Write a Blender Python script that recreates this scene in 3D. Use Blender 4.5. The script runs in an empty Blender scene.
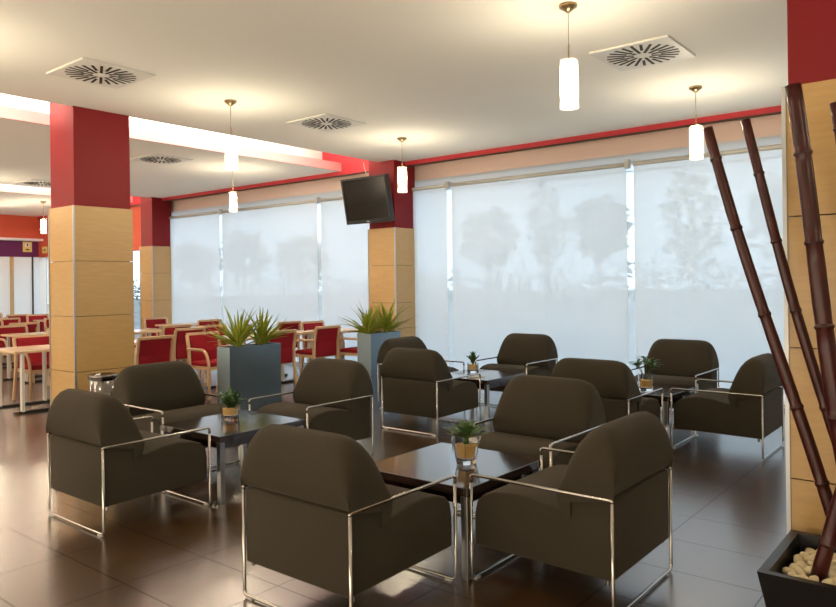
import bpy, bmesh, math, random
from mathutils import Vector, Matrix
random.seed(7)
C = bpy.context.scene.collection
PI = math.pi

# ------------------------------------------------------------------ camera
YAW, ROLL, F = math.radians(38.8635), math.radians(-0.7253), 722.43
fw = Vector((-math.sin(YAW), math.cos(YAW), 0)); r0 = Vector((math.cos(YAW), math.sin(YAW), 0)); u0 = r0.cross(fw)
rt = math.cos(ROLL)*r0 + math.sin(ROLL)*u0
up = -math.sin(ROLL)*r0 + math.cos(ROLL)*u0
cd = bpy.data.cameras.new('camera'); cam = bpy.data.objects.new('camera', cd); C.objects.link(cam)
cam.matrix_world = Matrix(((rt.x, up.x, -fw.x, 0), (rt.y, up.y, -fw.y, 0), (rt.z, up.z, -fw.z, 1.52), (0, 0, 0, 1)))
cd.sensor_width = 36; cd.lens = 36*F/836; cd.shift_y = -(303.5-282.5)/836
cd.clip_start = 0.05; cd.clip_end = 300
bpy.context.scene.camera = cam

# ------------------------------------------------------------------ world and exposure
sc = bpy.context.scene
w = bpy.data.worlds.new('sky'); sc.world = w; w.use_nodes = True
bg = w.node_tree.nodes['Background']; bg.inputs[0].default_value = (0.66, 0.83, 1.0, 1); bg.inputs[1].default_value = 2.15
sc.view_settings.view_transform = 'Standard'; sc.view_settings.look = 'None'
sc.view_settings.exposure = 0.38; sc.view_settings.gamma = 1.0; sc.view_settings.use_curve_mapping = False
# warm fill light added behind the camera, standing in for unseen glazing
ld = bpy.data.lights.new('front_fill_light', 'AREA'); ld.shape = 'RECTANGLE'; ld.size = 22; ld.size_y = 2.6; ld.energy = 640; ld.color = (1.0, .84, .62)
lo = bpy.data.objects.new('front_fill_light', ld); C.objects.link(lo); lo.location = (-7.0, -3.85, 1.6); lo.rotation_euler = (math.radians(112), 0, 0)
LAMP = 100.0
COVE = 60.0        # trough tube glow

# ------------------------------------------------------------------ materials
def mat(name, col, rough=.5, metal=0, spec=.5, coat=0, var=0, vscale=8, bump=0, bscale=60, stretch=None, trans=0, emis=None, es=0, ior=1.45):
    m = bpy.data.materials.new(name); m.use_nodes = True; nt = m.node_tree; p = nt.nodes['Principled BSDF']
    p.inputs['Base Color'].default_value = (*col, 1); p.inputs['Roughness'].default_value = rough
    p.inputs['Metallic'].default_value = metal; p.inputs['Specular IOR Level'].default_value = spec
    p.inputs['Coat Weight'].default_value = coat; p.inputs['Coat Roughness'].default_value = .1
    p.inputs['Transmission Weight'].default_value = trans; p.inputs['IOR'].default_value = ior
    if emis: p.inputs['Emission Color'].default_value = (*emis, 1); p.inputs['Emission Strength'].default_value = es
    if var or bump:
        tc = nt.nodes.new('ShaderNodeTexCoord'); mp = nt.nodes.new('ShaderNodeMapping'); nt.links.new(tc.outputs['Object'], mp.inputs[0])
        if stretch: mp.inputs['Scale'].default_value = stretch
    if var:
        n = nt.nodes.new('ShaderNodeTexNoise'); n.inputs['Scale'].default_value = vscale; n.inputs['Detail'].default_value = 5
        nt.links.new(mp.outputs[0], n.inputs['Vector'])
        mx = nt.nodes.new('ShaderNodeMix'); mx.data_type = 'RGBA'
        mx.inputs[6].default_value = (*[c*(1-var) for c in col], 1); mx.inputs[7].default_value = (*[min(1, c*(1+var)) for c in col], 1)
        nt.links.new(n.outputs[0], mx.inputs[0]); nt.links.new(mx.outputs[2], p.inputs['Base Color'])
    if bump:
        n2 = nt.nodes.new('ShaderNodeTexNoise'); n2.inputs['Scale'].default_value = bscale; n2.inputs['Detail'].default_value = 3
        nt.links.new(mp.outputs[0], n2.inputs['Vector'])
        b = nt.nodes.new('ShaderNodeBump'); b.inputs['Strength'].default_value = bump; b.inputs['Distance'].default_value = .004
        nt.links.new(n2.outputs[0], b.inputs['Height']); nt.links.new(b.outputs[0], p.inputs['Normal'])
    return m
M = {}
M['fabric'] = mat('fabric', (.041, .034, .0235), .93, spec=.25, var=.30, vscale=260, bump=.6, bscale=420)
M['fabric'].node_tree.nodes['Principled BSDF'].inputs['Sheen Weight'].default_value = .12; M['fabric'].node_tree.nodes['Principled BSDF'].inputs['Sheen Roughness'].default_value = .4; M['fabric'].node_tree.nodes['Principled BSDF'].inputs['Sheen Tint'].default_value = (.75, .62, .45, 1)
M['chrome'] = mat('chrome', (.42, .40, .37), .18, metal=1)
M['glide'] = mat('glide', (.5, .5, .5), .4)
M['wenge'] = mat('wenge', (.022, .011, .009), .16, spec=.7, coat=.6, var=.35, vscale=14, stretch=(1, 12, 1))
M['steel_leg'] = mat('steel_leg', (.45, .45, .45), .3, metal=1)
M['red'] = mat('red_paint', (.19, .006, .009), .55, spec=.3)
M['redbright'] = mat('red_lintel_paint', (.45, .022, .035), .5)
M['pinklitfascia'] = mat('pink_lit_fascia', (.82, .38, .36), .6)  # pink puts the light on the fascia into its colour
M['orange'] = mat('orange_paint', (.62, .10, .05), .6)
M['purple'] = mat('purple_paint', (.13, .012, .085), .6)
M['ceiling'] = mat('ceiling_paint', (.90, .875, .82), .9, spec=.1)
M['salmon'] = mat('red_bounce_plaster', (.66, .50, .44), .8)  # white recess wall with reflected red light put into the colour
M['cream'] = mat('cream_wall', (.78, .74, .66), .85)
M['wood'] = mat('maple_veneer', (.48, .30, .115), .27, spec=.7, var=.14, vscale=5, stretch=(1.2, 1.2, 9))
M['paleframe'] = mat('pale_frame', (.86, .93, 1.0), .5)
M['alu'] = mat('aluminium', (.42, .43, .44), .4, metal=1)
M['tube'] = mat('roller_tube', (.50, .49, .46), .5)
M['groove'] = mat('groove_dark', (.05, .03, .015), .8)
M['steel'] = mat('brushed_steel', (.19, .25, .29), .26, metal=.75, var=.12, vscale=10, stretch=(.6, .6, 40))
M['steelbin'] = mat('polished_steel', (.22, .21, .20), .12, metal=1)
M['black'] = mat('black_plastic', (.012, .012, .013), .35)
M['screen'] = mat('tv_screen', (.012, .010, .008), .12, spec=.6)
M['maple'] = mat('maple_solid', (.58, .38, .22), .4, var=.12, vscale=9, stretch=(3, 3, 1))
M['tabletop'] = mat('maple_tabletop', (.66, .48, .30), .22, var=.08, vscale=6, stretch=(1, 8, 1))
M['redfab'] = mat('red_upholstery', (.27, .011, .018), .8, spec=.2, var=.18, vscale=60)
M['whitemetal'] = mat('light_metal', (.6, .58, .54), .4)
M['glass'] = mat('clear_glass', (1, 1, 1), .02, trans=1)
M['water'] = mat('sand', (.78, .50, .18), .7, var=.25, vscale=90)
M['leaf'] = mat('succulent_leaf', (.075, .14, .045), .45, var=.4, vscale=18)
M['leafdark'] = mat('dark_leaf', (.045, .11, .025), .45, var=.4, vscale=20)
M['spike'] = mat('spiky_leaf', (.28, .33, .03), .4, var=.5, vscale=9)
M['bamboo'] = mat('dark_bamboo', (.040, .005, .004), .30, spec=.4, var=.75, vscale=5, stretch=(8, 8, 1.5))
M['bamboonode'] = mat('bamboo_node', (.03, .010, .008), .4)
M['planter'] = mat('black_planter', (.006, .005, .006), .32, spec=.35, var=.3, vscale=20)
M['pebble'] = mat('cream_pebble', (.66, .56, .36), .55, var=.18, vscale=12)
M['plate'] = mat('vent_plate', (.78, .76, .72), .55)
M['slot'] = mat('vent_slot', (.02, .017, .012), .8)
M['brass'] = mat('brass', (.42, .30, .16), .3, metal=1)
M['shade'] = mat('glowing_shade', (.9, .85, .7), .4, emis=(1, .89, .71), es=LAMP)
def sleeve_mat():
    m = bpy.data.materials.new('frosted_sleeve'); m.use_nodes = True; nt = m.node_tree; nt.nodes.remove(nt.nodes['Principled BSDF'])
    t = nt.nodes.new('ShaderNodeBsdfTransparent'); t.inputs[0].default_value = (1, .97, .88, 1)
    l = nt.nodes.new('ShaderNodeBsdfTranslucent'); l.inputs[0].default_value = (.95, .85, .62, 1)
    a = nt.nodes.new('ShaderNodeMixShader'); a.inputs[0].default_value = .10; nt.links.new(t.outputs[0], a.inputs[1]); nt.links.new(l.outputs[0], a.inputs[2])
    nt.links.new(a.outputs[0], nt.nodes['Material Output'].inputs[0]); return m
M['sleeve'] = sleeve_mat()
M['shaderim'] = mat('frosted_rim', (.95, .93, .85), .3, emis=(1, .86, .6), es=1.4)
M['tubelight'] = mat('cove_tube', (1, 1, 1), .4, emis=(1, .90, .82), es=COVE)
M['white'] = mat('white_paint', (.82, .82, .82), .6)
M['panelwhite'] = mat('white_panel', (.80, .84, .86), .5)
M['signyellow'] = mat('sign_yellow', (.80, .62, .20), .5)
M['signgreen'] = mat('sign_green', (.05, .35, .12), .5)
M['grass'] = mat('outside_ground', (.17, .17, .155), .95, var=.15, vscale=.3)
M['hedge'] = mat('hedge', (.10, .11, .06), .9, var=.5, vscale=2)
M['tree'] = mat('tree_leaf', (.16, .18, .12), .9, var=.5, vscale=1.5)
M['bark'] = mat('bark', (.10, .08, .06), .9)

def floor_mat():
    m = bpy.data.materials.new('floor_tile'); m.use_nodes = True; nt = m.node_tree; p = nt.nodes['Principled BSDF']
    tc = nt.nodes.new('ShaderNodeTexCoord'); mp = nt.nodes.new('ShaderNodeMapping'); nt.links.new(tc.outputs['Object'], mp.inputs[0])
    mp.inputs['Location'].default_value = (.90+.65*60, -1.92+.46*60, 0)
    br = nt.nodes.new('ShaderNodeTexBrick'); br.offset = 0; br.squash = 1
    br.inputs['Scale'].default_value = 1; br.inputs['Brick Width'].default_value = .65; br.inputs['Row Height'].default_value = .46
    br.inputs['Mortar Size'].default_value = .005; br.inputs['Mortar Smooth'].default_value = .3
    br.inputs['Color1'].default_value = (.060, .029, .009, 1); br.inputs['Color2'].default_value = (.068, .033, .010, 1); br.inputs['Mortar'].default_value = (.010, .006, .004, 1)
    nt.links.new(mp.outputs[0], br.inputs['Vector'])
    n = nt.nodes.new('ShaderNodeTexNoise'); n.inputs['Scale'].default_value = 2.2; n.inputs['Detail'].default_value = 3; nt.links.new(tc.outputs['Object'], n.inputs['Vector'])
    rmp = nt.nodes.new('ShaderNodeMapRange'); rmp.inputs[1].default_value = .3; rmp.inputs[2].default_value = .7; rmp.inputs[3].default_value = .9; rmp.inputs[4].default_value = 1.1
    nt.links.new(n.outputs[0], rmp.inputs[0])
    mx = nt.nodes.new('ShaderNodeVectorMath'); mx.operation = 'SCALE'; nt.links.new(br.outputs['Color'], mx.inputs[0]); nt.links.new(rmp.outputs[0], mx.inputs['Scale'])
    nt.links.new(mx.outputs[0], p.inputs['Base Color'])
    r2 = nt.nodes.new('ShaderNodeMapRange'); r2.inputs[3].default_value = .25; r2.inputs[4].default_value = .29; nt.links.new(n.outputs[0], r2.inputs[0])
    p.inputs['Roughness'].default_value = .24; p.inputs['IOR'].default_value = 1.9; p.inputs['Coat Weight'].default_value = .5; p.inputs['Coat Roughness'].default_value = .27; p.inputs['Coat IOR'].default_value = 1.6
    sp = nt.nodes.new('ShaderNodeMapRange'); sp.inputs[3].default_value = .95; sp.inputs[4].default_value = .12; nt.links.new(br.outputs['Fac'], sp.inputs[0]); nt.links.new(sp.outputs[0], p.inputs['Specular IOR Level'])
    return m
M['floor'] = floor_mat()

def blind_mat(k=1, tr=.28):
    m = bpy.data.materials.new('roller_blind_mesh'); m.use_nodes = True; nt = m.node_tree; nt.nodes.remove(nt.nodes['Principled BSDF'])
    out = nt.nodes['Material Output']
    t = nt.nodes.new('ShaderNodeBsdfTransparent'); t.inputs[0].default_value = (1, 1, 1, 1)
    tl = nt.nodes.new('ShaderNodeBsdfTranslucent'); tl.inputs[0].default_value = (.86*k, .88*k, .88*k, 1)
    d = nt.nodes.new('ShaderNodeBsdfDiffuse'); d.inputs[0].default_value = (.80, .80, .78, 1)
    a = nt.nodes.new('ShaderNodeMixShader'); a.inputs[0].default_value = .40; nt.links.new(tl.outputs[0], a.inputs[1]); nt.links.new(d.outputs[0], a.inputs[2])
    b = nt.nodes.new('ShaderNodeMixShader'); b.inputs[0].default_value = tr; nt.links.new(a.outputs[0], b.inputs[1]); nt.links.new(t.outputs[0], b.inputs[2])
    nt.links.new(b.outputs[0], out.inputs[0]); return m
M['blind'] = blind_mat(); M['transom'] = blind_mat(.72, .16); M['mullion'] = blind_mat(1.08, .62)  # mullions made see-through to imitate bright daylight in the blind gaps
def pane_mat():
    m = bpy.data.materials.new('window_glass'); m.use_nodes = True; nt = m.node_tree; nt.nodes.remove(nt.nodes['Principled BSDF'])
    t = nt.nodes.new('ShaderNodeBsdfTransparent'); t.inputs[0].default_value = (.95, .98, 1, 1); g = nt.nodes.new('ShaderNodeBsdfGlossy'); g.inputs['Roughness'].default_value = .02
    a = nt.nodes.new('ShaderNodeMixShader'); a.inputs[0].default_value = .06; nt.links.new(t.outputs[0], a.inputs[1]); nt.links.new(g.outputs[0], a.inputs[2])
    nt.links.new(a.outputs[0], nt.nodes['Material Output'].inputs[0]); return m
M['pane'] = pane_mat()

# ------------------------------------------------------------------ mesh helpers
def link(name, bm, m, parent=None, smooth=False, loc=None):
    me = bpy.data.meshes.new(name); bmesh.ops.recalc_face_normals(bm, faces=bm.faces); bm.to_mesh(me); bm.free()
    if smooth:
        for p in me.polygons: p.use_smooth = True
    me.materials.append(M[m]); o = bpy.data.objects.new(name, me); C.objects.link(o)
    if parent: o.parent = parent
    if loc: o.location = loc
    return o
def tag(o, label, cat, group=None, kind=None):
    o['label'] = label; o['category'] = cat
    if group: o['group'] = group
    if kind: o['kind'] = kind
    return o
def thing(name, label, cat, loc=(0, 0, 0), rz=0, group=None):
    o = bpy.data.objects.new(name, None); o.empty_display_size = .1; C.objects.link(o); o.location = loc; o.rotation_euler = (0, 0, rz)
    return tag(o, label, cat, group)
def struct(name, bm, m, parent=None, **k):
    o = link(name, bm, m, parent, **k)
    if not parent: o['kind'] = 'structure'
    return o
def B(*boxes, bevel=0, seg=2):
    bm = bmesh.new()
    for x0, x1, y0, y1, z0, z1 in boxes:
        mt = Matrix.Translation(((x0+x1)/2, (y0+y1)/2, (z0+z1)/2)) @ Matrix.Diagonal((abs(x1-x0), abs(y1-y0), abs(z1-z0), 1))
        bmesh.ops.create_cube(bm, size=1, matrix=mt)
    if bevel: bmesh.ops.bevel(bm, geom=bm.edges[:], offset=bevel, segments=seg, affect='EDGES', profile=.5)
    return bm
def fillet(pts, r, n=5):
    P = [Vector(p) for p in pts]; out = [P[0]]
    for i in range(1, len(P)-1):
        a, b, c = P[i-1], P[i], P[i+1]; d1 = (a-b); d2 = (c-b)
        rr = min(r, d1.length*.49, d2.length*.49); p1 = b+d1.normalized()*rr; p2 = b+d2.normalized()*rr
        for k in range(n+1):
            t = k/n; out.append((1-t)**2*p1+2*t*(1-t)*b+t*t*p2)
    out.append(P[-1]); return out
def tube(bm, pts, r, seg=10, rf=None, caps=True):
    pts = [Vector(p) for p in pts]; rings = []; n = None
    for i, p in enumerate(pts):
        d = (pts[min(i+1, len(pts)-1)]-pts[max(i-1, 0)]).normalized()
        if n is None:
            a = Vector((0, 0, 1)) if abs(d.z) < .9 else Vector((1, 0, 0)); n = (a-d*a.dot(d)).normalized()
        else: n = (n-d*n.dot(d)).normalized()
        b = d.cross(n); rad = r if rf is None else rf(i/(len(pts)-1))
        rings.append([bm.verts.new(p+rad*(math.cos(2*PI*k/seg)*n+math.sin(2*PI*k/seg)*b)) for k in range(seg)])
    for a, b in zip(rings, rings[1:]):
        for k in range(seg): bm.faces.new((a[k], a[(k+1) % seg], b[(k+1) % seg], b[k]))
    if caps: bm.faces.new(rings[0][::-1]); bm.faces.new(rings[-1])
    return bm
def lathe(bm, prof, seg=24, c=(0, 0, 0)):
    rings = []
    for r, z in prof: rings.append([bm.verts.new((c[0]+r*math.cos(2*PI*k/seg), c[1]+r*math.sin(2*PI*k/seg), c[2]+z)) for k in range(seg)])
    for a, b in zip(rings, rings[1:]):
        for k in range(seg): bm.faces.new((a[k], a[(k+1) % seg], b[(k+1) % seg], b[k]))
    if prof[0][0] > 0: bm.faces.new(rings[0][::-1])
    if prof[-1][0] > 0: bm.faces.new(rings[-1])
    return bm
def prism(pts, axis, a0, a1, bevel=0, seg=3, ang=25):
    """pts in the plane across the axis; axis x: (y,z), y: (x,z), z: (x,y)"""
    bm = bmesh.new()
    def P(p, a): return {'x': (a, p[0], p[1]), 'y': (p[0], a, p[1]), 'z': (p[0], p[1], a)}[axis]
    lo = [bm.verts.new(P(p, a0)) for p in pts]; hi = [bm.verts.new(P(p, a1)) for p in pts]
    bm.faces.new(lo[::-1]); bm.faces.new(hi); n = len(pts)
    for i in range(n): bm.faces.new((lo[i], lo[(i+1) % n], hi[(i+1) % n], hi[i]))
    bmesh.ops.recalc_face_normals(bm, faces=bm.faces)
    if bevel:
        es = [e for e in bm.edges if e.calc_face_angle(0) > math.radians(ang)]
        bmesh.ops.bevel(bm, geom=es, offset=bevel, segments=seg, affect='EDGES', profile=.5)
    return bm
def copy_tree(o, parent=None):
    c = o.copy(); C.objects.link(c)
    if parent: c.parent = parent
    for ch in list(o.children): copy_tree(ch, c)
    return c

# ------------------------------------------------------------------ room shell
CZ = 3.47; WY = 9.15                      # lounge ceiling height, window plane
XR, XE, YN = 5.0, -21.0, -4.0
struct('floor', B((XE-.2, XR+.2, YN-.2, WY+.25, -.1, 0)), 'floor')
T1 = (-8.88, -7.79); T2 = (-15.70, -14.62)          # the two light troughs
bmc = B((T1[1], XR+.2, YN-.2, 8.95, CZ, CZ+.05))
struct('ceiling', bmc, 'ceiling')
struct('ceiling_dining', B((T2[1], T1[0]-.03, YN-.2, 8.95, CZ, CZ+.05), (XE-.2, T2[0]-.03, YN-.2, 8.95, CZ, CZ+.05)), 'ceiling')
struct('ceiling_trough', B((T1[0]-.5, T1[1]+.4, YN-.2, 8.95, 3.95, 4.0), (T2[0]-.5, T2[1]+.4, YN-.2, 8.95, 3.95, 4.0),
       (T1[1]+.38, T1[1]+.42, YN-.2, 8.95, CZ+.05, 3.95), (T1[0]-.52, T1[0]-.48, YN-.2, 8.95, CZ+.05, 3.95),
       (T2[1]+.38, T2[1]+.42, YN-.2, 8.95, CZ+.05, 3.95), (T2[0]-.52, T2[0]-.48, YN-.2, 8.95, CZ+.05, 3.95)), 'ceiling')
struct('trim_1', B((T1[0]-.03, T1[0], YN-.2, 8.95, CZ-.001, CZ+.14)), 'pinklitfascia')
struct('trim_2', B((T2[0]-.03, T2[0], YN-.2, 8.95, CZ-.001, CZ+.14)), 'pinklitfascia')
struct('wall_near', B((XE-.2, XR+.2, YN-.2, YN, 0, 4.0)), 'cream')
struct('wall_right', B((XR, XR+.2, YN, WY+.25, 0, 4.0)), 'cream')
# window wall: red lintel, dark joint, recess, header
struct('wall_window', B((XE-.2, XR+.2, WY+.12, WY+.25, 3.19, 4.0), (XE-.2, XR+.2, 9.0, WY+.25, 3.95, 4.0)), 'salmon')
struct('trim_3', B((XE, XR, 8.95, 9.0, 3.405, 4.0)), 'redbright')
struct('trim_4', B((XE, XR, 8.955, 8.995, 3.385, 3.405)), 'groove')
struct('trim_5', B((XE, XR, WY+.08, WY+.22, 3.075, 3.19)), 'transom')
struct('baseboard_window', B((XE, XR, WY+.08, WY+.22, 0, .07)), 'paleframe')
# outer ceiling plate over the recess keeps daylight from leaking above the lintel
struct('wall_end', B((XE-.2, XE, YN, WY+.25, 0, 4.0)), 'cream')

MX = [-.82-2.95*k for k in range(-2, 7)]
for i, x in enumerate(MX):
    wd = struct('window_%d' % (i+1), B((x-.057, x+.047, WY+.004, WY+.12, 0, 3.08)), 'mullion')
    x2 = x-2.95 if x-2.95 > XE else XE
    link('glass_pane', B((x2+.03, x-.03, WY+.145, WY+.15, .07, 3.08)), 'pane', wd)
# roller blinds, one per bay
for i, x in enumerate(MX):
    if x < -15.3: continue
    a, b = x-2.95+.045, x-.055
    if x-2.95 < -15.5: a = -15.2
    names = {2: 'roller blind on the bay behind the bamboo poles', 3: 'roller blind on the wide bay straight behind the armchairs',
             4: 'roller blind on the bay just right of the television column', 5: 'roller blind on the bay behind and left of the television',
             6: 'roller blind on the bay with the narrowest trees, second left of the television', 7: 'roller blind on the bay beside the far column'}
    r = thing('roller_blind', 'pale translucent '+names.get(i, 'roller blind past the right column, %s' % ('next to the bamboo bay' if i == 1 else 'by the right wall')), 'blind', (0, 0, 0), 0, 'roller blinds along the window wall')
    link('blind_fabric', B((a, b, WY-.001, WY+.001, .05, 3.03)), 'blind', r)
    link('roller_tube', tube(bmesh.new(), [(a, WY, 3.04), (b, WY, 3.04)], .03, 12), 'tube', r, True)
    link('bracket', B((b-.005, b+.05, WY-.045, WY+.05, 2.99, 3.10)), 'tube', r)
    link('bottom_bar', B((a, b, WY-.01, WY+.01, .03, .055)), 'alu', r)
# last bay: glazed door with frame
struct('door_1', B((-16.7, -16.64, WY-.02, WY+.06, 0, 2.35), (-18.6, -18.54, WY-.02, WY+.06, 0, 2.35), (-20.6, -20.54, WY-.02, WY+.06, 0, 2.35), (-20.6, -16.64, WY-.02, WY+.06, 2.30, 2.36), (-20.6, -16.64, WY-.02, WY+.06, 1.0, 1.05)), 'paleframe')
struct('wall_window_upper', B((XE, -15.1, WY-.06, WY+.10, 2.36, 3.40)), 'orange')
# end wall: orange bulkhead, shelf line, purple band, white panels
struct('trim_6', B((XE, XE+.32, YN, 9.09, 2.86, CZ)), 'orange')
struct('trim_7', B((XE, XE+.36, YN, 9.09, 2.80, 2.86)), 'white')
struct('trim_8', B((XE, XE+.04, YN, 9.09, 2.36, 2.80)), 'purple')
struct('trim_9', B((XE, XE+.05, YN, 9.09, 0, 2.36)), 'panelwhite')
for k, y in enumerate((8.37, 7.6, 6.9, 6.2)):
    struct('trim_%d' % (10+k), B((XE+.05, XE+.10, y-.04, y+.04, 0, 2.36)), 'wood')
struct('trim_15', B((XE+.05, XE+.09, 8.9, 8.93, 0, 2.36)), 'groove')

# columns -----------------------------------------------------------
def column(x0, x1, y0, y1, n):
    e = bpy.data.objects.new('column', None); C.objects.link(e); e.location = ((x0+x1)/2, (y0+y1)/2, 0); e['kind'] = 'structure'
    hx, hy = (x1-x0)/2, (y1-y0)/2
    link('painted_shaft', B((-hx+.018, hx-.018, -hy+.018, hy-.018, 2.4, 3.95)), 'red', e)
    link('core', B((-hx+.03, hx-.03, -hy+.03, hy-.03, 0, 2.39)), 'groove', e)
    for k in range(4): link('wood_panel', B((-hx, hx, -hy, hy, .6*k+.003, .6*k+.597)), 'wood', e)
    bm = B(*[(sx*hx-.012, sx*hx+.006*1, sy*hy-.008, sy*hy+.008, .003, 2.397) for sx in (1,) for sy in (-1,)], *[(-hx-.006, -hx+.012, -hy-.008, -hy+.008, .003, 2.397)])
    link('corner_trim', bm, 'alu', e)
    return e
column(-8.31, -7.73, 3.72, 4.40, 'lounge')
column(-8.02, -7.44, 8.67, 9.22, 'tv')
column(-14.98, -14.48, 8.69, 9.20, 'far')
column(-.77, -.17, 3.65, 4.27, 'right')

# cove tubes ---------------------------------------------------------
k = 0
for (a, b), end in ((T1, 8.0), (T2, 8.0)):
    for side in (0, 1):
        x = b+.15 if side else a-.18
        bm = bmesh.new(); tube(bm, [(x, YN+.2, CZ+.10), (x, end, CZ+.10)], .018, 8)
        tag(link('cove_light', bm, 'tubelight', None, True), ('white cove tube on the %s side of the %s ceiling trough' % ('lounge' if side else 'end wall', 'nearer' if a == T1[0] else 'farther')), 'light')

# ------------------------------------------------------------------ pendants
def pendant(label, x, y, proto=[None]):
    if proto[0] is None:
        t = thing('pendant_lamp', label, 'lamp', (x, y, 0), 0, 'pendant lamps hanging from the ceiling')
        bm = lathe(bmesh.new(), [(.012, CZ-.055), (.03, CZ-.04), (.062, CZ-.018), (.065, CZ-.001)], 24); link('ceiling_rose', bm, 'brass', t, True)
        bm = tube(bmesh.new(), [(0, 0, 3.18), (0, 0, CZ-.05)], .003, 6); link('cord', bm, 'brass', t)
        bm = tube(bmesh.new(), [(0, 0, 3.075), (0, 0, 3.19)], .006, 8); link('stem', bm, 'brass', t)
        bm = lathe(bmesh.new(), [(.02, 3.03), (.040, 3.02), (.042, 3.01), (.042, 2.80), (.038, 2.79)], 20); link('lamp_tube', bm, 'shade', t, True)
        bm = lathe(bmesh.new(), [(.012, 3.078), (.055, 3.078), (.063, 3.07), (.065, 2.762)], 28); bmesh.ops.delete(bm, geom=[f for f in bm.faces if len(f.verts) > 4], context='FACES_ONLY'); link('shade', bm, 'sleeve', t, True)
        bm = lathe(bmesh.new(), [(.062, 2.765), (.066, 2.76), (.066, 2.738), (.060, 2.738)], 24)
        sh = link('shade_rim', bm, 'shaderim', t, True)
        proto[0] = t
    else:
        t = copy_tree(proto[0]); t.location = (x, y, 0); t['label'] = label
    return t
pendant('glowing cylinder pendant lamp nearest the camera, beside the square ceiling vent', -2.36, 4.66)
pendant('glowing cylinder pendant lamp in front of the window near the bamboo poles', -2.39, 7.50)
pendant('glowing cylinder pendant lamp between the wood column and the television', -6.33, 4.73)
pendant('glowing cylinder pendant lamp right of the television', -6.26, 7.46)
pendant('small glowing pendant lamp low over the dining area, left of the television', -9.95, 7.46)
pendant('tiny glowing pendant lamp at the far end by the orange wall', -16.9, 7.45)
pendant('pendant lamp at the left edge over the far dining tables', -18.2, 6.9)
for (x, y) in ((-10.3, 1.9), (-14.0, 1.9), (-14.0, 5.0), (-17.6, 1.9), (-6.3, 1.9), (-2.4, 1.9), (1.5, 1.9), (1.5, 4.7), (1.5, 7.5)):  # unseen lamps continuing the grid, added for their light
    pendant('glowing cylinder pendant lamp added for light outside the edges of the picture', x, y)['group'] = 'added pendant lamps outside the picture'

# ------------------------------------------------------------------ ceiling vents
def vent(label, x, y, s=.68, proto=[None]):
    if proto[0] is None:
        t = thing('ceiling_vent', label, 'vent', (x, y, CZ), 0, 'square ceiling air diffusers')
        link('face_plate', B((-.34, .34, -.34, .34, -.018, 0), bevel=.004), 'plate', t)
        bm = bmesh.new()
        for k in range(24):
            a = 2*PI*k/24+.06; long = k % 2 == 0
            r1, r2 = (.07, .20) if long else (.15, .30)
            if k % 2 == 0: r1, r2 = .075, .30
            m = Matrix.Rotation(a, 4, 'Z') @ Matrix.Translation(((r1+r2)/2, 0, -.0185)) @ Matrix.Diagonal((r2-r1, .024, .004, 1))
            bmesh.ops.create_cube(bm, size=1, matrix=m)
        link('slots', bm, 'slot', t)
        link('hub', lathe(bmesh.new(), [(.022, -.026), (.03, -.02), (.03, -.017)], 16), 'plate', t, True)
        proto[0] = t
    else:
        t = copy_tree(proto[0]); t.location = (x, y, CZ); t['label'] = label
    return t
vent('white square ceiling vent with radial slots beside the nearest pendant lamp', -2.38, 6.08)
vent('beige square ceiling vent with radial slots above the left wood column', -6.38, 3.34)
vent('square ceiling vent with radial slots above and left of the television', -6.32, 6.12)
vent('square ceiling vent right of the wood column, over the dining area', -10.02, 6.18)
vent('small square ceiling vent farthest left over the dining area', -13.9, 6.10)

# ------------------------------------------------------------------ armchairs
def backrest_bm():
    prof = [(.20, .50), (.02, .537), (-.003, .560), (-.018, .62), (-.022, .69), (-.014, .755), (.008, .805), (.038, .835), (.075, .847), (.115, .838), (.152, .812),
            (.188, .768), (.216, .712), (.238, .650), (.258, .59), (.268, .54), (.266, .495), (.252, .452), (.228, .424), (.200, .425)]
    bm = bmesh.new(); w = .366; N = 40; rings = []
    for i in range(N+1):
        a = -PI/2+PI*i/N; u = math.sin(a); au = min(abs(u), 1)
        S = max(0, 1-au**8)**(1/2.2); T = max(0, 1-au**24)**(1/9)
        ring = []
        for (y, z) in prof:
            if z > .54: zz = .54+(z-.54)*(.03+.97*S)
            else: zz = .50+(z-.50)*(.82+.18*T)
            yc = .12; yy = yc+(y-yc)*(.955+.045*T)
            ring.append(bm.verts.new((u*w, yy, zz)))
        rings.append(ring)
    n = len(prof)
    for a, b in zip(rings, rings[1:]):
        for k in range(n): bm.faces.new((a[k], a[(k+1) % n], b[(k+1) % n], b[k]))
    bm.faces.new(rings[0][::-1]); bm.faces.new(rings[-1])
    return bm
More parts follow.
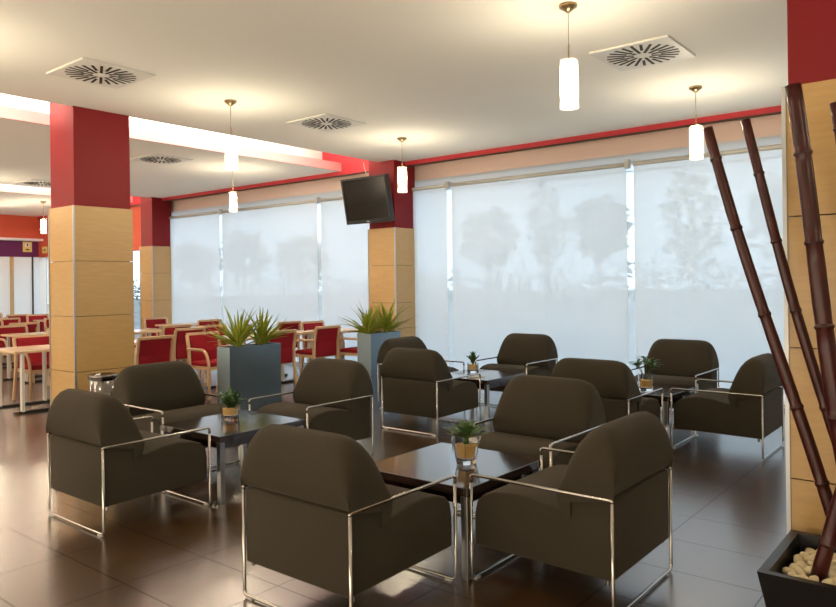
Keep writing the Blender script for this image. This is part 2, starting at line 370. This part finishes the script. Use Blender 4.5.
def make_armchair(label, loc, rz):
    t = thing('armchair', label, 'armchair', loc, rz, 'fabric armchairs around the coffee tables')
    body = prism([(-.004, .172), (-.004, .532), (.205, .532), (.215, .448), (.29, .450), (.41, .476), (.52, .480), (.62, .468), (.69, .444), (.728, .406), (.742, .34), (.742, .182)], 'x', -.350, .350, bevel=.013, ang=30)
    link('seat', body, 'fabric', t)
    for p in t.children[0].data.polygons: p.use_smooth = True
    t.children[0].data.set_sharp_from_angle(angle=math.radians(40))
    bk = link('backrest', backrest_bm(), 'fabric', t, True); bk.data.set_sharp_from_angle(angle=math.radians(50))
    # leg frames: rear and front loops joined over the arms
    R_ = .0085; hx = .361
    for yy, zt in ((-.006, .538), (.752, .538)):
        bm = tube(bmesh.new(), fillet([(-hx, yy, zt), (-hx, yy, .014), (hx, yy, .014), (hx, yy, zt)], .025), R_, 8)
        link('leg_frame', bm, 'chrome', t, True)
    for s in (-1, 1):
        bm = tube(bmesh.new(), fillet([(s*hx, -.006, .529), (s*hx, -.006, .540), (s*hx, .752, .540), (s*hx, .752, .50)], .03), R_*1.03, 8)
        link('armrest', bm, 'chrome', t, True)
        for yy in (-.006, .752):
            link('foot_glide', B((s*(hx-.045)-.02, s*(hx-.045)+.02, yy-.009, yy+.009, 0, .007)), 'glide', t)
        link('bracket', tube(bmesh.new(), [(s*.335, .03, .150), (s*.335, .03, .178)], .010, 8), 'chrome', t)
    return t
H = PI/2
arm_specs = [
    ('charcoal armchair at the far left, its back and side to us', (-4.606, 2.209, 0), 0),
    ('charcoal armchair facing the camera in front of the steel bin and wood column', (-5.83, 3.48, 0), -H),
    ('charcoal armchair facing us between the wide steel planter and left coffee table', (-4.635, 4.64, 0), PI),
    ('largest charcoal armchair in the lower centre, its back towards the camera', (-2.52, 2.205, 0), 0),
    ('olive grey armchair right of the nearest coffee table, seen from side and back', (-1.355, 3.385, 0), H),
    ('olive grey armchair facing us behind the nearest coffee table', (-2.466, 4.61, 0), PI),
    ('dark brown armchair seen from behind right of the narrow steel planter', (-4.688, 5.65, 0), 0),
    ('grey armchair mostly hidden beside the narrow steel planter, against the blinds', (-5.86, 6.85, 0), -H),
    ('armchair facing us by the window behind the rear left coffee table', (-4.72, 8.18, 0), PI),
    ('brown armchair seen from behind, half hidden before the rear right coffee table', (-2.734, 5.67, 0), 0),
    ('armchair facing us by the window behind the rear right coffee table', (-2.773, 8.21, 0), PI),
    ('dark armchair in side view left of the bamboo poles', (-1.557, 6.83, 0), H),
]
arm0 = None
for lab, loc, rz in arm_specs:
    if arm0 is None: arm0 = make_armchair(lab, loc, rz)
    else:
        c = copy_tree(arm0); c.location = loc; c.rotation_euler = (0, 0, rz); c['label'] = lab

# ------------------------------------------------------------------ coffee tables
def make_table(label, loc):
    t = thing('coffee_table', label, 'coffee table', loc, 0, 'low dark square coffee tables')
    link('tabletop', B((-.375, .375, -.39, .39, .425, .47), bevel=.003), 'wenge', t)
    link('apron', B((-.33, .33, -.345, -.325, .37, .425), (-.33, .33, .325, .345, .37, .425), (-.33, -.31, -.325, .325, .37, .425), (.31, .33, -.325, .325, .37, .425)), 'wenge', t)
    for sx in (-1, 1):
        for sy in (-1, 1):
            link('leg', B((sx*.35-.02, sx*.35+.02, sy*.365-.02, sy*.365+.02, 0, .425), bevel=.002), 'steel_leg', t)
    return t
ct = [('dark coffee table nearest the camera between three olive armchairs', (-2.49, 3.39, 0)),
      ('dark coffee table on the left with a bushy little plant in a glass', (-4.585, 3.41, 0)),
      ('dark coffee table at the rear left of the lounge, near the television column', (-4.62, 6.81, 0)),
      ('dark coffee table at the rear right by the window, leafy sprig on it', (-2.70, 6.82, 0))]
t0 = None
for lab, loc in ct:
    if t0 is None: t0 = make_table(lab, loc)
    else: c = copy_tree(t0); c.location = loc; c['label'] = lab

# ------------------------------------------------------------------ little plants in glasses
def blade(bm, base, az, el, L, W, curl=.3, fold=.25, n=7, thick=.0):
    """a pointed leaf starting at base, heading az/el, curving over by curl"""
    d = Vector((math.cos(az), math.sin(az), 0)); side = Vector((-math.sin(az), math.cos(az), 0)); p = Vector(base); e = el; prev = None
    for i in range(n+1):
        t = i/n; w = W*max(.02, (math.sin(PI*min(1, .25+.75*t*.98))**.8 if t < 1 else .02))*(1-t*.25)
        if t > .92: w = W*.06
        f = d*math.cos(e)+Vector((0, 0, 1))*math.sin(e); nn = side.cross(f)*-1
        row = [bm.verts.new(p-side*w+nn*fold*w), bm.verts.new(p-nn*.001), bm.verts.new(p+side*w+nn*fold*w)]
        if prev:
            for k in range(2): bm.faces.new((prev[k], prev[k+1], row[k+1], row[k]))
        prev = row; p = p+f*(L/n); e -= curl*(1/n)
def glass_plant(name, label, cat, loc, kind):
    t = thing('glass_vase', label[0], 'vase', loc, 0, 'small glass vases on the coffee tables'); K = 1.36; t.scale = (K, K, K)
    h = {'agave': .105, 'sprig': .115, 'bush': .075, 'small': .08}[kind]
    rb, rtp = (.045, .070) if kind == 'agave' else ((.048, .056) if kind == 'bush' else (.047, .05))
    seg = 6 if kind == 'agave' else 16
    bm = lathe(bmesh.new(), [(rb, 0), (rb+.004, .02), (rtp, h), (rtp-.004, h), (rb, .024), (rb-.01, .018)], seg); link('glass_cup', bm, 'glass', t)
    k = .5 if kind != 'sprig' else .42
    bm = lathe(bmesh.new(), [(rb-.008, .027), (rb-.008+(rtp-rb)*k*.9, .026+h*k), (.01, .03+h*k)], seg); link('sand_fill', bm, 'water', t)
    p = thing(name, label[1], 'plant', (loc[0], loc[1], loc[2]+(.03+h*k)*K), 0); p.scale = (K, K, K)
    bm = bmesh.new()
    if kind == 'agave':
        tube(bm, [(0, 0, -.012), (0, 0, .03)], .012, 8)
        for k in range(9): blade(bm, (0, 0, .02), k*2*PI/9+.2, .34+.12*(k % 2), .112, .026, .05, .3)
        for k in range(6): blade(bm, (0, 0, .03), k*2*PI/6+.5, .78, .088, .026, .15, .35)
        for k in range(3): blade(bm, (0, 0, .03), k*2.1, 1.35, .075, .013, .1, .4)
    elif kind == 'small':
        tube(bm, [(0, 0, -.01), (0, 0, .03)], .01, 8)
        for k in range(7): blade(bm, (0, 0, .01), k*2*PI/7, .85, .09, .022, .1, .5)
        for k in range(4): blade(bm, (0, 0, .03), k*PI/2+.4, 1.3, .085, .02, .1, .5)
    elif kind == 'bush':
        for s in range(26):
            a = random.random()*6.28; r = random.random()*.03; b0 = Vector((r*math.cos(a), r*math.sin(a), 0)); tip = b0+Vector((math.cos(a)*.075*random.random(), math.sin(a)*.075*random.random(), .03+.055*random.random()))
            tube(bm, [b0, tip], .002, 5)
            for k in range(11):
                t_ = .3+.7*k/10; blade(bm, b0+(tip-b0)*t_, random.random()*6.28, random.uniform(-.1, 1.1), random.uniform(.028, .045), .0075, .5, .2, 4)
    else:
        for s in range(6):
            a = s*1.05; b0 = Vector((0, 0, -.02)); tip = Vector((math.cos(a)*.07, math.sin(a)*.07, .10+.02*(s % 3)))
            tube(bm, [b0, b0.lerp(tip, .5)+Vector((0, 0, .02)), tip], .0025, 5)
            for k in range(7): blade(bm, tip-(tip-b0)*.07*k*.5, a+k*1.9, .35+.2*(k % 3), .065, .011, .5, .2, 5)
    link('leaves', bm, 'leafdark' if kind != 'agave' else 'leaf', p, kind != 'agave')
glass_plant('succulent', ('faceted tapered glass vase with amber sand on the nearest coffee table', 'pointed green rosette succulent growing from the glass on the nearest coffee table'), 0, (-2.42, 3.43, .471), 'agave')
glass_plant('small_bush', ('round glass vase with pale sand on the left coffee table', 'dense bushy green plant in the glass on the left coffee table'), 0, (-4.70, 3.47, .471), 'bush')
glass_plant('succulent', ('small glass vase on the rear left coffee table near the television column', 'small upright rosette plant in the glass on the rear left coffee table'), 0, (-4.76, 6.90, .471), 'small')
glass_plant('leafy_sprig', ('straight glass tumbler with amber sand on the rear right coffee table', 'loose leafy green sprig in the glass on the rear right coffee table'), 0, (-2.62, 6.66, .471), 'sprig')
bm = B((-.09, .09, -.05, .05, 0, .006), (-.05, .06, -.04, .03, .006, .022), bevel=.003)
o = link('folded_napkin', bm, 'white', None); o.location = (-4.52, 6.62, .471); o.rotation_euler = (0, 0, .5); tag(o, 'small white folded napkin lying on the rear left coffee table', 'napkin')

# ------------------------------------------------------------------ steel planters with spiky plants
def steel_planter(label, x0, x1, y0, y1):
    t = thing('floor_planter', label, 'planter', ((x0+x1)/2, (y0+y1)/2, 0))
    hx, hy, h = (x1-x0)/2, (y1-y0)/2, .86; k = .012
    bm = B((-hx, hx, -hy, -hy+k, 0, h), (-hx, hx, hy-k, hy, 0, h), (-hx, -hx+k, -hy+k, hy-k, 0, h), (hx-k, hx, -hy+k, hy-k, 0, h), (-hx+k, hx-k, -hy+k, hy-k, .7, .72))
    link('steel_box', bm, 'steel', t)
    link('soil', B((-hx+k, hx-k, -hy+k, hy-k, .72, h-.03)), 'pebble', t)
steel_planter('wide brushed steel floor planter box with two spiky plants behind the left armchairs', -6.50, -6.28, 4.64, 5.33)
steel_planter('brushed steel planter box with spiky plants in front of the television column', -6.60, -6.36, 6.90, 7.50)
def spiky(label, x, y, s, seed):
    random.seed(seed); t = thing('spiky_plant', label, 'plant', (x, y, .83)); bm = bmesh.new()
    for k in range(56):
        a = random.random()*6.28; el = random.uniform(.35, 1.5); L = random.uniform(.24, .42)*s
        blade(bm, (.012*math.cos(a), .012*math.sin(a), random.uniform(0, .05)), a, el, L, .016*s, random.uniform(-.1, .7), .5, 7)
    link('leaves', bm, 'spike', t); link('stem', tube(bmesh.new(), [(0, 0, -.01), (0, 0, .07)], .02, 8), 'bark', t)
spiky('spiky green plant on the left end of the wide steel planter', -6.39, 4.84, 1.15, 3)
spiky('spiky green plant on the right end of the wide steel planter', -6.39, 5.14, 1.1, 4)
spiky('spiky green plant on the left of the planter before the television column', -6.49, 6.98, 1.1, 5)
spiky('spiky green plant on the right of the planter before the television column', -6.48, 7.36, 1.2, 6)

# ------------------------------------------------------------------ steel bin
t = thing('waste_bin', 'polished steel cylindrical waste bin beside the wood column', 'bin', (-7.36, 3.83, 0))
link('drum', lathe(bmesh.new(), [(.135, 0), (.135, .57), (.13, .57), (.13, .05)], 28), 'steelbin', t, True)
link('base_ring', lathe(bmesh.new(), [(.14, 0), (.14, .03), (.135, .03)], 28), 'black', t, True)
link('rim', lathe(bmesh.new(), [(.145, .565), (.148, .585), (.143, .60), (.105, .60), (.10, .585)], 28), 'steelbin', t, True)

# ------------------------------------------------------------------ television
t = thing('television', 'black flat television hung high in front of the column by the window', 'television', (-7.775, 8.37, 2.83))
t.rotation_euler = (math.radians(11), 0, 0)
link('cabinet', B((-.475, .475, -.01, .08, -.365, .365), bevel=.012), 'black', t)
link('bezel', B((-.475, -.445, -.025, -.008, -.365, .365), (.445, .475, -.025, -.008, -.365, .365), (-.445, .445, -.025, -.008, .335, .365), (-.445, .445, -.025, -.008, -.365, -.30), bevel=.002), 'black', t)
link('screen', B((-.445, .445, -.016, -.008, -.30, .335)), 'screen', t)
link('badge', B((-.03, .03, -.027, -.0245, -.34, -.328)), 'alu', t)
link('rear_housing', B((-.28, .28, .08, .14, -.22, .2), bevel=.02), 'black', t)
t = thing('wall_bracket', 'black bracket holding the television to the column', 'bracket', (-7.60, 8.6, 2.9))
link('arm', B((-.03, .03, -.105, .10, -.03, .03)), 'black', t); link('mounting_plate', B((-.09, .09, .098, .136, -.12, .12)), 'black', t)
bm = tube(bmesh.new(), fillet([(-7.86, 8.46, 3.15), (-7.88, 8.50, 3.26), (-7.98, 8.56, 3.38), (-8.0, 8.56, CZ)], .05), .008, 6)
tag(link('power_cable', bm, 'salmon', None, True), 'thin pale cable rising from the television to the ceiling', 'cable')

# ------------------------------------------------------------------ signs on the end walls
t = thing('safety_sign', 'pale yellow safety sign on the purple wall band at the far left', 'sign', (XE+.045, 8.79, 2.64))
link('sign_panel', B((0, .012, -.12, .12, -.14, .14)), 'signyellow', t)
link('pictogram', B((.012, .014, -.06, .06, .0, .10)), 'white', t); link('pictogram_figure', B((.014, .016, -.015, .02, .02, .085), (.014, .016, -.05, .05, -.09, -.06)), 'groove', t)
t = thing('exit_sign', 'small green and cream exit sign on the orange wall above the far door', 'sign', (-20.55, WY-.064, 2.55))
link('sign_panel', B((-.14, .14, -.012, 0, -.09, .09)), 'signyellow', t)
link('arrow', prism([(-.09, -.02), (.02, -.02), (.02, -.05), (.08, 0), (.02, .05), (.02, .02), (-.09, .02)], 'y', -.014, -.012), 'signgreen', t)

# ------------------------------------------------------------------ bamboo planter
px0, px1, py0, py1 = -.735, -.15, 2.95, 3.54
t = thing('square_planter', 'black tapered square planter of cream pebbles holding the bamboo poles', 'planter', ((px0+px1)/2, (py0+py1)/2, 0))
h = .40; tw, bw, k = .2925, .22, .035; bm = bmesh.new()
def ring(s, z): return [bm.verts.new((a*s, b*s, z)) for a, b in ((-1, -1), (1, -1), (1, 1), (-1, 1))]
rs = [ring(bw, 0), ring(tw, h), ring(tw-k, h), ring(tw-k-.012, h-.09)]
for a, b in zip(rs, rs[1:]):
    for q in range(4): bm.faces.new((a[q], a[(q+1) % 4], b[(q+1) % 4], b[q]))
bm.faces.new(rs[0][::-1]); bm.faces.new(rs[-1])
link('planter_box', bm, 'planter', t)
# pebbles: every one its own thing
pcx, pcy = (px0+px1)/2, (py0+py1)/2
peb = []
random.seed(11)
pm = []
for v in range(4):
    bm = bmesh.new(); bmesh.ops.create_icosphere(bm, subdivisions=2, radius=1)
    for q in bm.verts:
        q.co *= 1+.10*math.sin(q.co.x*3+v)+.08*math.cos(q.co.y*4+v*2)
    me = bpy.data.meshes.new('pebble'); bm.to_mesh(me); bm.free(); me.materials.append(M['pebble'])
    for p in me.polygons: p.use_smooth = True
    pm.append(me)
cnt = 0
lim = tw-k-.035
sp = .0405; nn = int(2*lim/sp)+1
for lay, zz in ((0, h-.068), (1, h-.042)):
    for i in range(nn):
        for j in range(nn):
            x = -lim+(i+.5*((j+lay) % 2))*sp+random.uniform(-.007, .007); y = -lim+j*sp+random.uniform(-.007, .007)
            if abs(x) > lim or abs(y) > lim: continue
            if lay and random.random() < .12: continue
            o = bpy.data.objects.new('pebble', pm[cnt % 4]); C.objects.link(o); o.location = (pcx+x, pcy+y, zz+random.uniform(-.004, .004))
            o.rotation_euler = (random.uniform(-.3, .3), random.uniform(-.3, .3), random.random()*6); s = random.uniform(.017, .024)
            o.scale = (s*1.25, s, s*.72); tag(o, 'smooth cream pebble among the stones in the black bamboo planter', 'pebble', 'cream pebbles in the black planter'); cnt += 1
def bamboo(label, base, top, r, seed, first=.3):
    t = thing('bamboo_pole', label, 'bamboo pole', base); a = Vector((0, 0, 0)); b = Vector(top)-Vector(base); L = b.length; random.seed(seed)
    nodes = []; s = first
    while s < L-.05: nodes.append(s/L); s += random.uniform(.30, .42)
    pts = []; rad = []
    ts = sorted(set([0, 1]+[q for n_ in nodes for q in (n_-.012/L, n_-.004/L, n_+.004/L, n_+.014/L)]+[q/24 for q in range(25)]))
    ts = [q for q in ts if 0 <= q <= 1]
    for q in ts:
        p = a.lerp(b, q)+Vector((.012*math.sin(q*5+seed), .01*math.sin(q*4+seed), 0))
        pts.append(p); dn = min([abs(q-n_)*L for n_ in nodes]+[9]); rad.append(r*(1-.12*q)*(1.10 if dn < .006 else (.96 if dn < .02 else 1)))
    bm = bmesh.new(); tube(bm, pts, r, 14, rf=None)
    # apply radii ring by ring
    bm.verts.ensure_lookup_table()
    for i, p in enumerate(pts):
        for q in range(14):
            v = bm.verts[i*14+q]; v.co = p+(v.co-p)*(rad[i]/r)
    link('culm', bm, 'bamboo', t, True)
    for n_ in nodes:
        p = a.lerp(b, n_)+Vector((.012*math.sin(n_*5+seed), .01*math.sin(n_*4+seed), 0)); d = b.normalized()
        rr = r*(1-.12*n_)*1.13
        link('node_ring', tube(bmesh.new(), [p-d*.004, p+d*.004], rr, 14), 'bamboonode', t, True)
bamboo('leftmost dark bamboo pole, leaning far left across the window', (-.497, 3.34, .335), (-1.02, 3.38, 2.20), .026, 1, .35)
bamboo('second dark bamboo pole from the left, leaning left across the column edge', (-.40, 3.40, .335), (-.88, 3.41, 2.22), .023, 2, .25)
bamboo('thick dark bamboo pole standing in front of the right column', (-.42, 3.30, .335), (-.675, 3.32, 2.32), .036, 3, .30)
bamboo('short-looking dark bamboo pole at the right edge of the picture', (-.34, 3.42, .335), (-.535, 3.45, 2.25), .026, 4, .2)
bamboo('reddish bamboo pole rising to the right out of the pebbles', (-.555, 3.16, .335), (-.16, 3.22, 2.1), .029, 5, .16)

# ------------------------------------------------------------------ dining furniture
def make_dchair(label, loc, rz):
    t = thing('dining_chair', label, 'chair', loc, rz, 'red dining chairs')
    W = .25
    link('seat', B((-.235, .235, .03, .46, .43, .49), bevel=.018), 'redfab', t)
    link('seat_frame', B((-.24, .24, .02, .04, .385, .43), (-.24, .24, .44, .46, .385, .43), (-.24, -.22, .04, .44, .385, .43), (.22, .24, .04, .44, .385, .43)), 'maple', t)
    link('back_panel', prism([(.0, .40), (-.005, .62), (-.045, .835), (-.015, .835), (.027, .62), (.03, .40)], 'x', -.215, .215, bevel=.006), 'redfab', t)
    link('top_rail', prism([(-.058, .83), (-.062, .868), (-.025, .872), (-.02, .83)], 'x', -.255, .255, bevel=.005), 'maple', t)
    for s in (-1, 1):
        bm = prism([(-.08, 0), (-.005, .42), (-.012, .62), (-.058, .84), (-.02, .84), (.025, .62), (.035, .42), (-.045, 0)], 'x', s*W-.018, s*W+.018, bevel=.004)
        link('leg', bm, 'maple', t)
        bm = tube(bmesh.new(), fillet([(s*(W+.012), -.01, .655), (s*(W+.02), .40, .655), (s*(W+.01), .47, .50), (s*W, .455, 0)], .13, 6), .019, 8)
        link('leg', bm, 'maple', t, True)
    return t
def make_dtable(label, loc, rz=0):
    t = thing('dining_table', label, 'table', loc, rz, 'pale wood dining tables')
    link('tabletop', B((-.375, .375, -.375, .375, .726, .758), bevel=.004), 'tabletop', t)
    for s in (-1, 1):
        for q in (-1, 1): link('leg', B((s*.33-.03, s*.33+.03, q*.275-.015, q*.275+.015, .02, .726)), 'whitemetal', t)
        link('foot_bar', B((s*.33-.03, s*.33+.03, -.34, .34, 0, .03), bevel=.006), 'black', t)
        for q in (-1, 1): link('foot_cap', B((s*.33-.032, s*.33+.032, q*.3525-.0175, q*.3525+.0175, 0, .034)), 'chrome', t)
    return t
EAST, WEST, NORTH, SOUTH = -PI/2, PI/2, 0, PI      # the way the sitter faces
chairs = [
 # x of the chair's rear, y, facing, label
 (-8.55, 5.15, WEST, 'red dining chair partly hidden behind the wood column, its red back to the lounge'),
 (-9.75, 6.45, WEST, 'red dining chair with its back to us midway between wood column and wide planter'),
 (-8.62, 5.95, EAST, 'red dining chair with curved wooden arm beside the left side of the wide steel planter'),
 (-7.92, 6.72, WEST, 'red dining chair half hidden by the right end of the wide steel planter'),
 (-8.12, 7.80, WEST, 'red dining chair with full back shown right of the wide steel planter'),
 (-9.76, 8.45, WEST, 'red dining chair by the blinds behind the white-lit dining table'),
 (-9.32, 8.66, EAST, 'red dining chair by the blinds left of the planter at the television column'),
 (-7.72, 8.38, WEST, 'red dining chair with curved arm just left of the planter at the television column'),
 (-9.98, 7.08, EAST, 'red dining chair behind the leaves of the wide planter'),
 (-10.35, 4.42, EAST, 'red dining chair facing us behind the nearest dining table at the left'),
 (-10.35, 3.55, EAST, 'red dining chair at the left edge of the picture by the nearest dining table'),
]
rows = [(-12.3, 4.0), (-12.4, 5.3), (-11.5, 6.75), (-12.6, 8.2), (-14.9, 4.6), (-15.0, 5.9), (-14.8, 7.2), (-17.4, 5.3), (-17.5, 6.5), (-17.3, 7.9), (-19.6, 6.3), (-19.5, 7.6)]
tables = [(-9.51, 4.05, 'nearest pale dining table, at the left edge of the picture'),
          (-9.42, 5.08, 'pale dining table right behind the wood column'),
          (-8.76, 6.62, 'pale dining table just left of the wide steel planter'),
          (-8.95, 7.62, 'pale dining table lit white by the window, right of the wide planter'),
          (-8.56, 8.50, 'pale dining table against the blinds left of the television column')]
d0 = make_dchair(chairs[0][3], (chairs[0][0], chairs[0][1], 0), chairs[0][2])
def dchair(x, y, r, lab, grp=None):
    c = copy_tree(d0); c.location = (x, y, 0); c.rotation_euler = (0, 0, r); c['label'] = lab
    if grp: c['group'] = grp
for x, y, r, lab in chairs[1:]: dchair(x, y, r, lab)
tt0 = None
for x, y, lab in tables:
    if tt0 is None: tt0 = make_dtable(lab, (x, y, 0))
    else: c = copy_tree(tt0); c.location = (x, y, 0); c['label'] = lab
for i, (x, y) in enumerate(rows):
    c = copy_tree(tt0); c.location = (x, y, 0); c['label'] = 'small pale dining table in the rows far behind the wood column'; c['group'] = 'far dining tables'
    dchair(x-.86, y+random.uniform(-.06, .06), EAST, 'red dining chair facing us in the far rows behind the wood column', 'far dining chairs facing the lounge')
    dchair(x+.86, y+random.uniform(-.06, .06), WEST, 'red dining chair with its back to us in the far rows behind the wood column', 'far dining chairs facing the end wall')

# ------------------------------------------------------------------ outside
o = link('ground', B((-90, 60, WY+.3, 120, -.25, -.15)), 'grass'); o['kind'] = 'structure'
random.seed(21)
def blob(bm, c, r, n):
    for k in range(n):
        a = random.random()*6.28; z = random.uniform(-1, 1); q = (1-z*z)**.5; rr = random.uniform(.5, 1)
        p = Vector((c[0]+r[0]*rr*q*math.cos(a), c[1]+r[1]*rr*q*math.sin(a), c[2]+r[2]*rr*z)); s = random.uniform(.10, .22)*max(r[0], .8)
        m = Matrix.Translation(p) @ Matrix.Rotation(random.random()*3, 4, 'X') @ Matrix.Rotation(random.random()*3, 4, 'Z')
        vs = [bm.verts.new(m @ Vector(v)) for v in ((-s, -s*.5, 0), (s, -s*.5, 0), (s*.6, s*.5, s*.3), (-s*.6, s*.5, -s*.2))]; bm.faces.new(vs)
trees = [(-21.0, 5.6, 1.5, 1.7, 'round tree outside, just right of the television column'), (-17.6, 6.6, 1.0, 2.4, 'tall narrow tree outside the wide middle bay'),
         (-14.8, 5.6, 1.6, 1.6, 'broad tree outside left of the middle mullion'), (-10.4, 6.5, 1.3, 2.5, 'tall tree outside behind the leftmost bamboo pole'),
         (-7.0, 5.9, 1.2, 1.9, 'tree outside behind the bamboo poles'), (-41.6, 5.4, 1.9, 1.9, 'round tree outside behind the left pendant lamp'),
         (-35.5, 4.7, 1.8, 1.6, 'low tree outside just left of the television'), (-47.5, 4.9, 1.8, 1.7, 'tree outside beside the far column'), (-4.5, 6.0, 1.3, 2.0, 'tree outside hidden past the right column')]
for x, top, rx, rz, lab in trees:
    t = thing('tree', lab, 'tree', (x, 32, -.2)); bm = bmesh.new()
    blob(bm, (0, 0, top-rz+.2), (rx, rx, rz), 260); link('crown', bm, 'tree', t)
    bm = tube(bmesh.new(), [(0, 0, 0), (.05, 0, top*.4), (0, 0, top*.8)], .10, 8)
    for a in range(5): tube(bm, [(0, 0, top*.4), (math.cos(a*1.3)*rx*.6, math.sin(a*1.3)*rx*.6, top-rz+.3)], .04, 5)
    link('trunk', bm, 'bark', t)
bm = bmesh.new()
for k in range(100):
    blob(bm, (-68+k*.9, 34+random.uniform(-.4, .4), .95+random.uniform(-.1, .35)), (.9, .8, 1.15), 46)
tag(link('hedge', bm, 'hedge'), 'long clipped hedge row outside running behind all the blinds', 'hedge', kind='stuff')
bm = tube(bmesh.new(), [(-60, 30, 6.7), (10, 30, 5.95)], .03, 6)
tag(link('overhead_cable', bm, 'black'), 'thin dark cable crossing the sky outside the windows', 'cable')
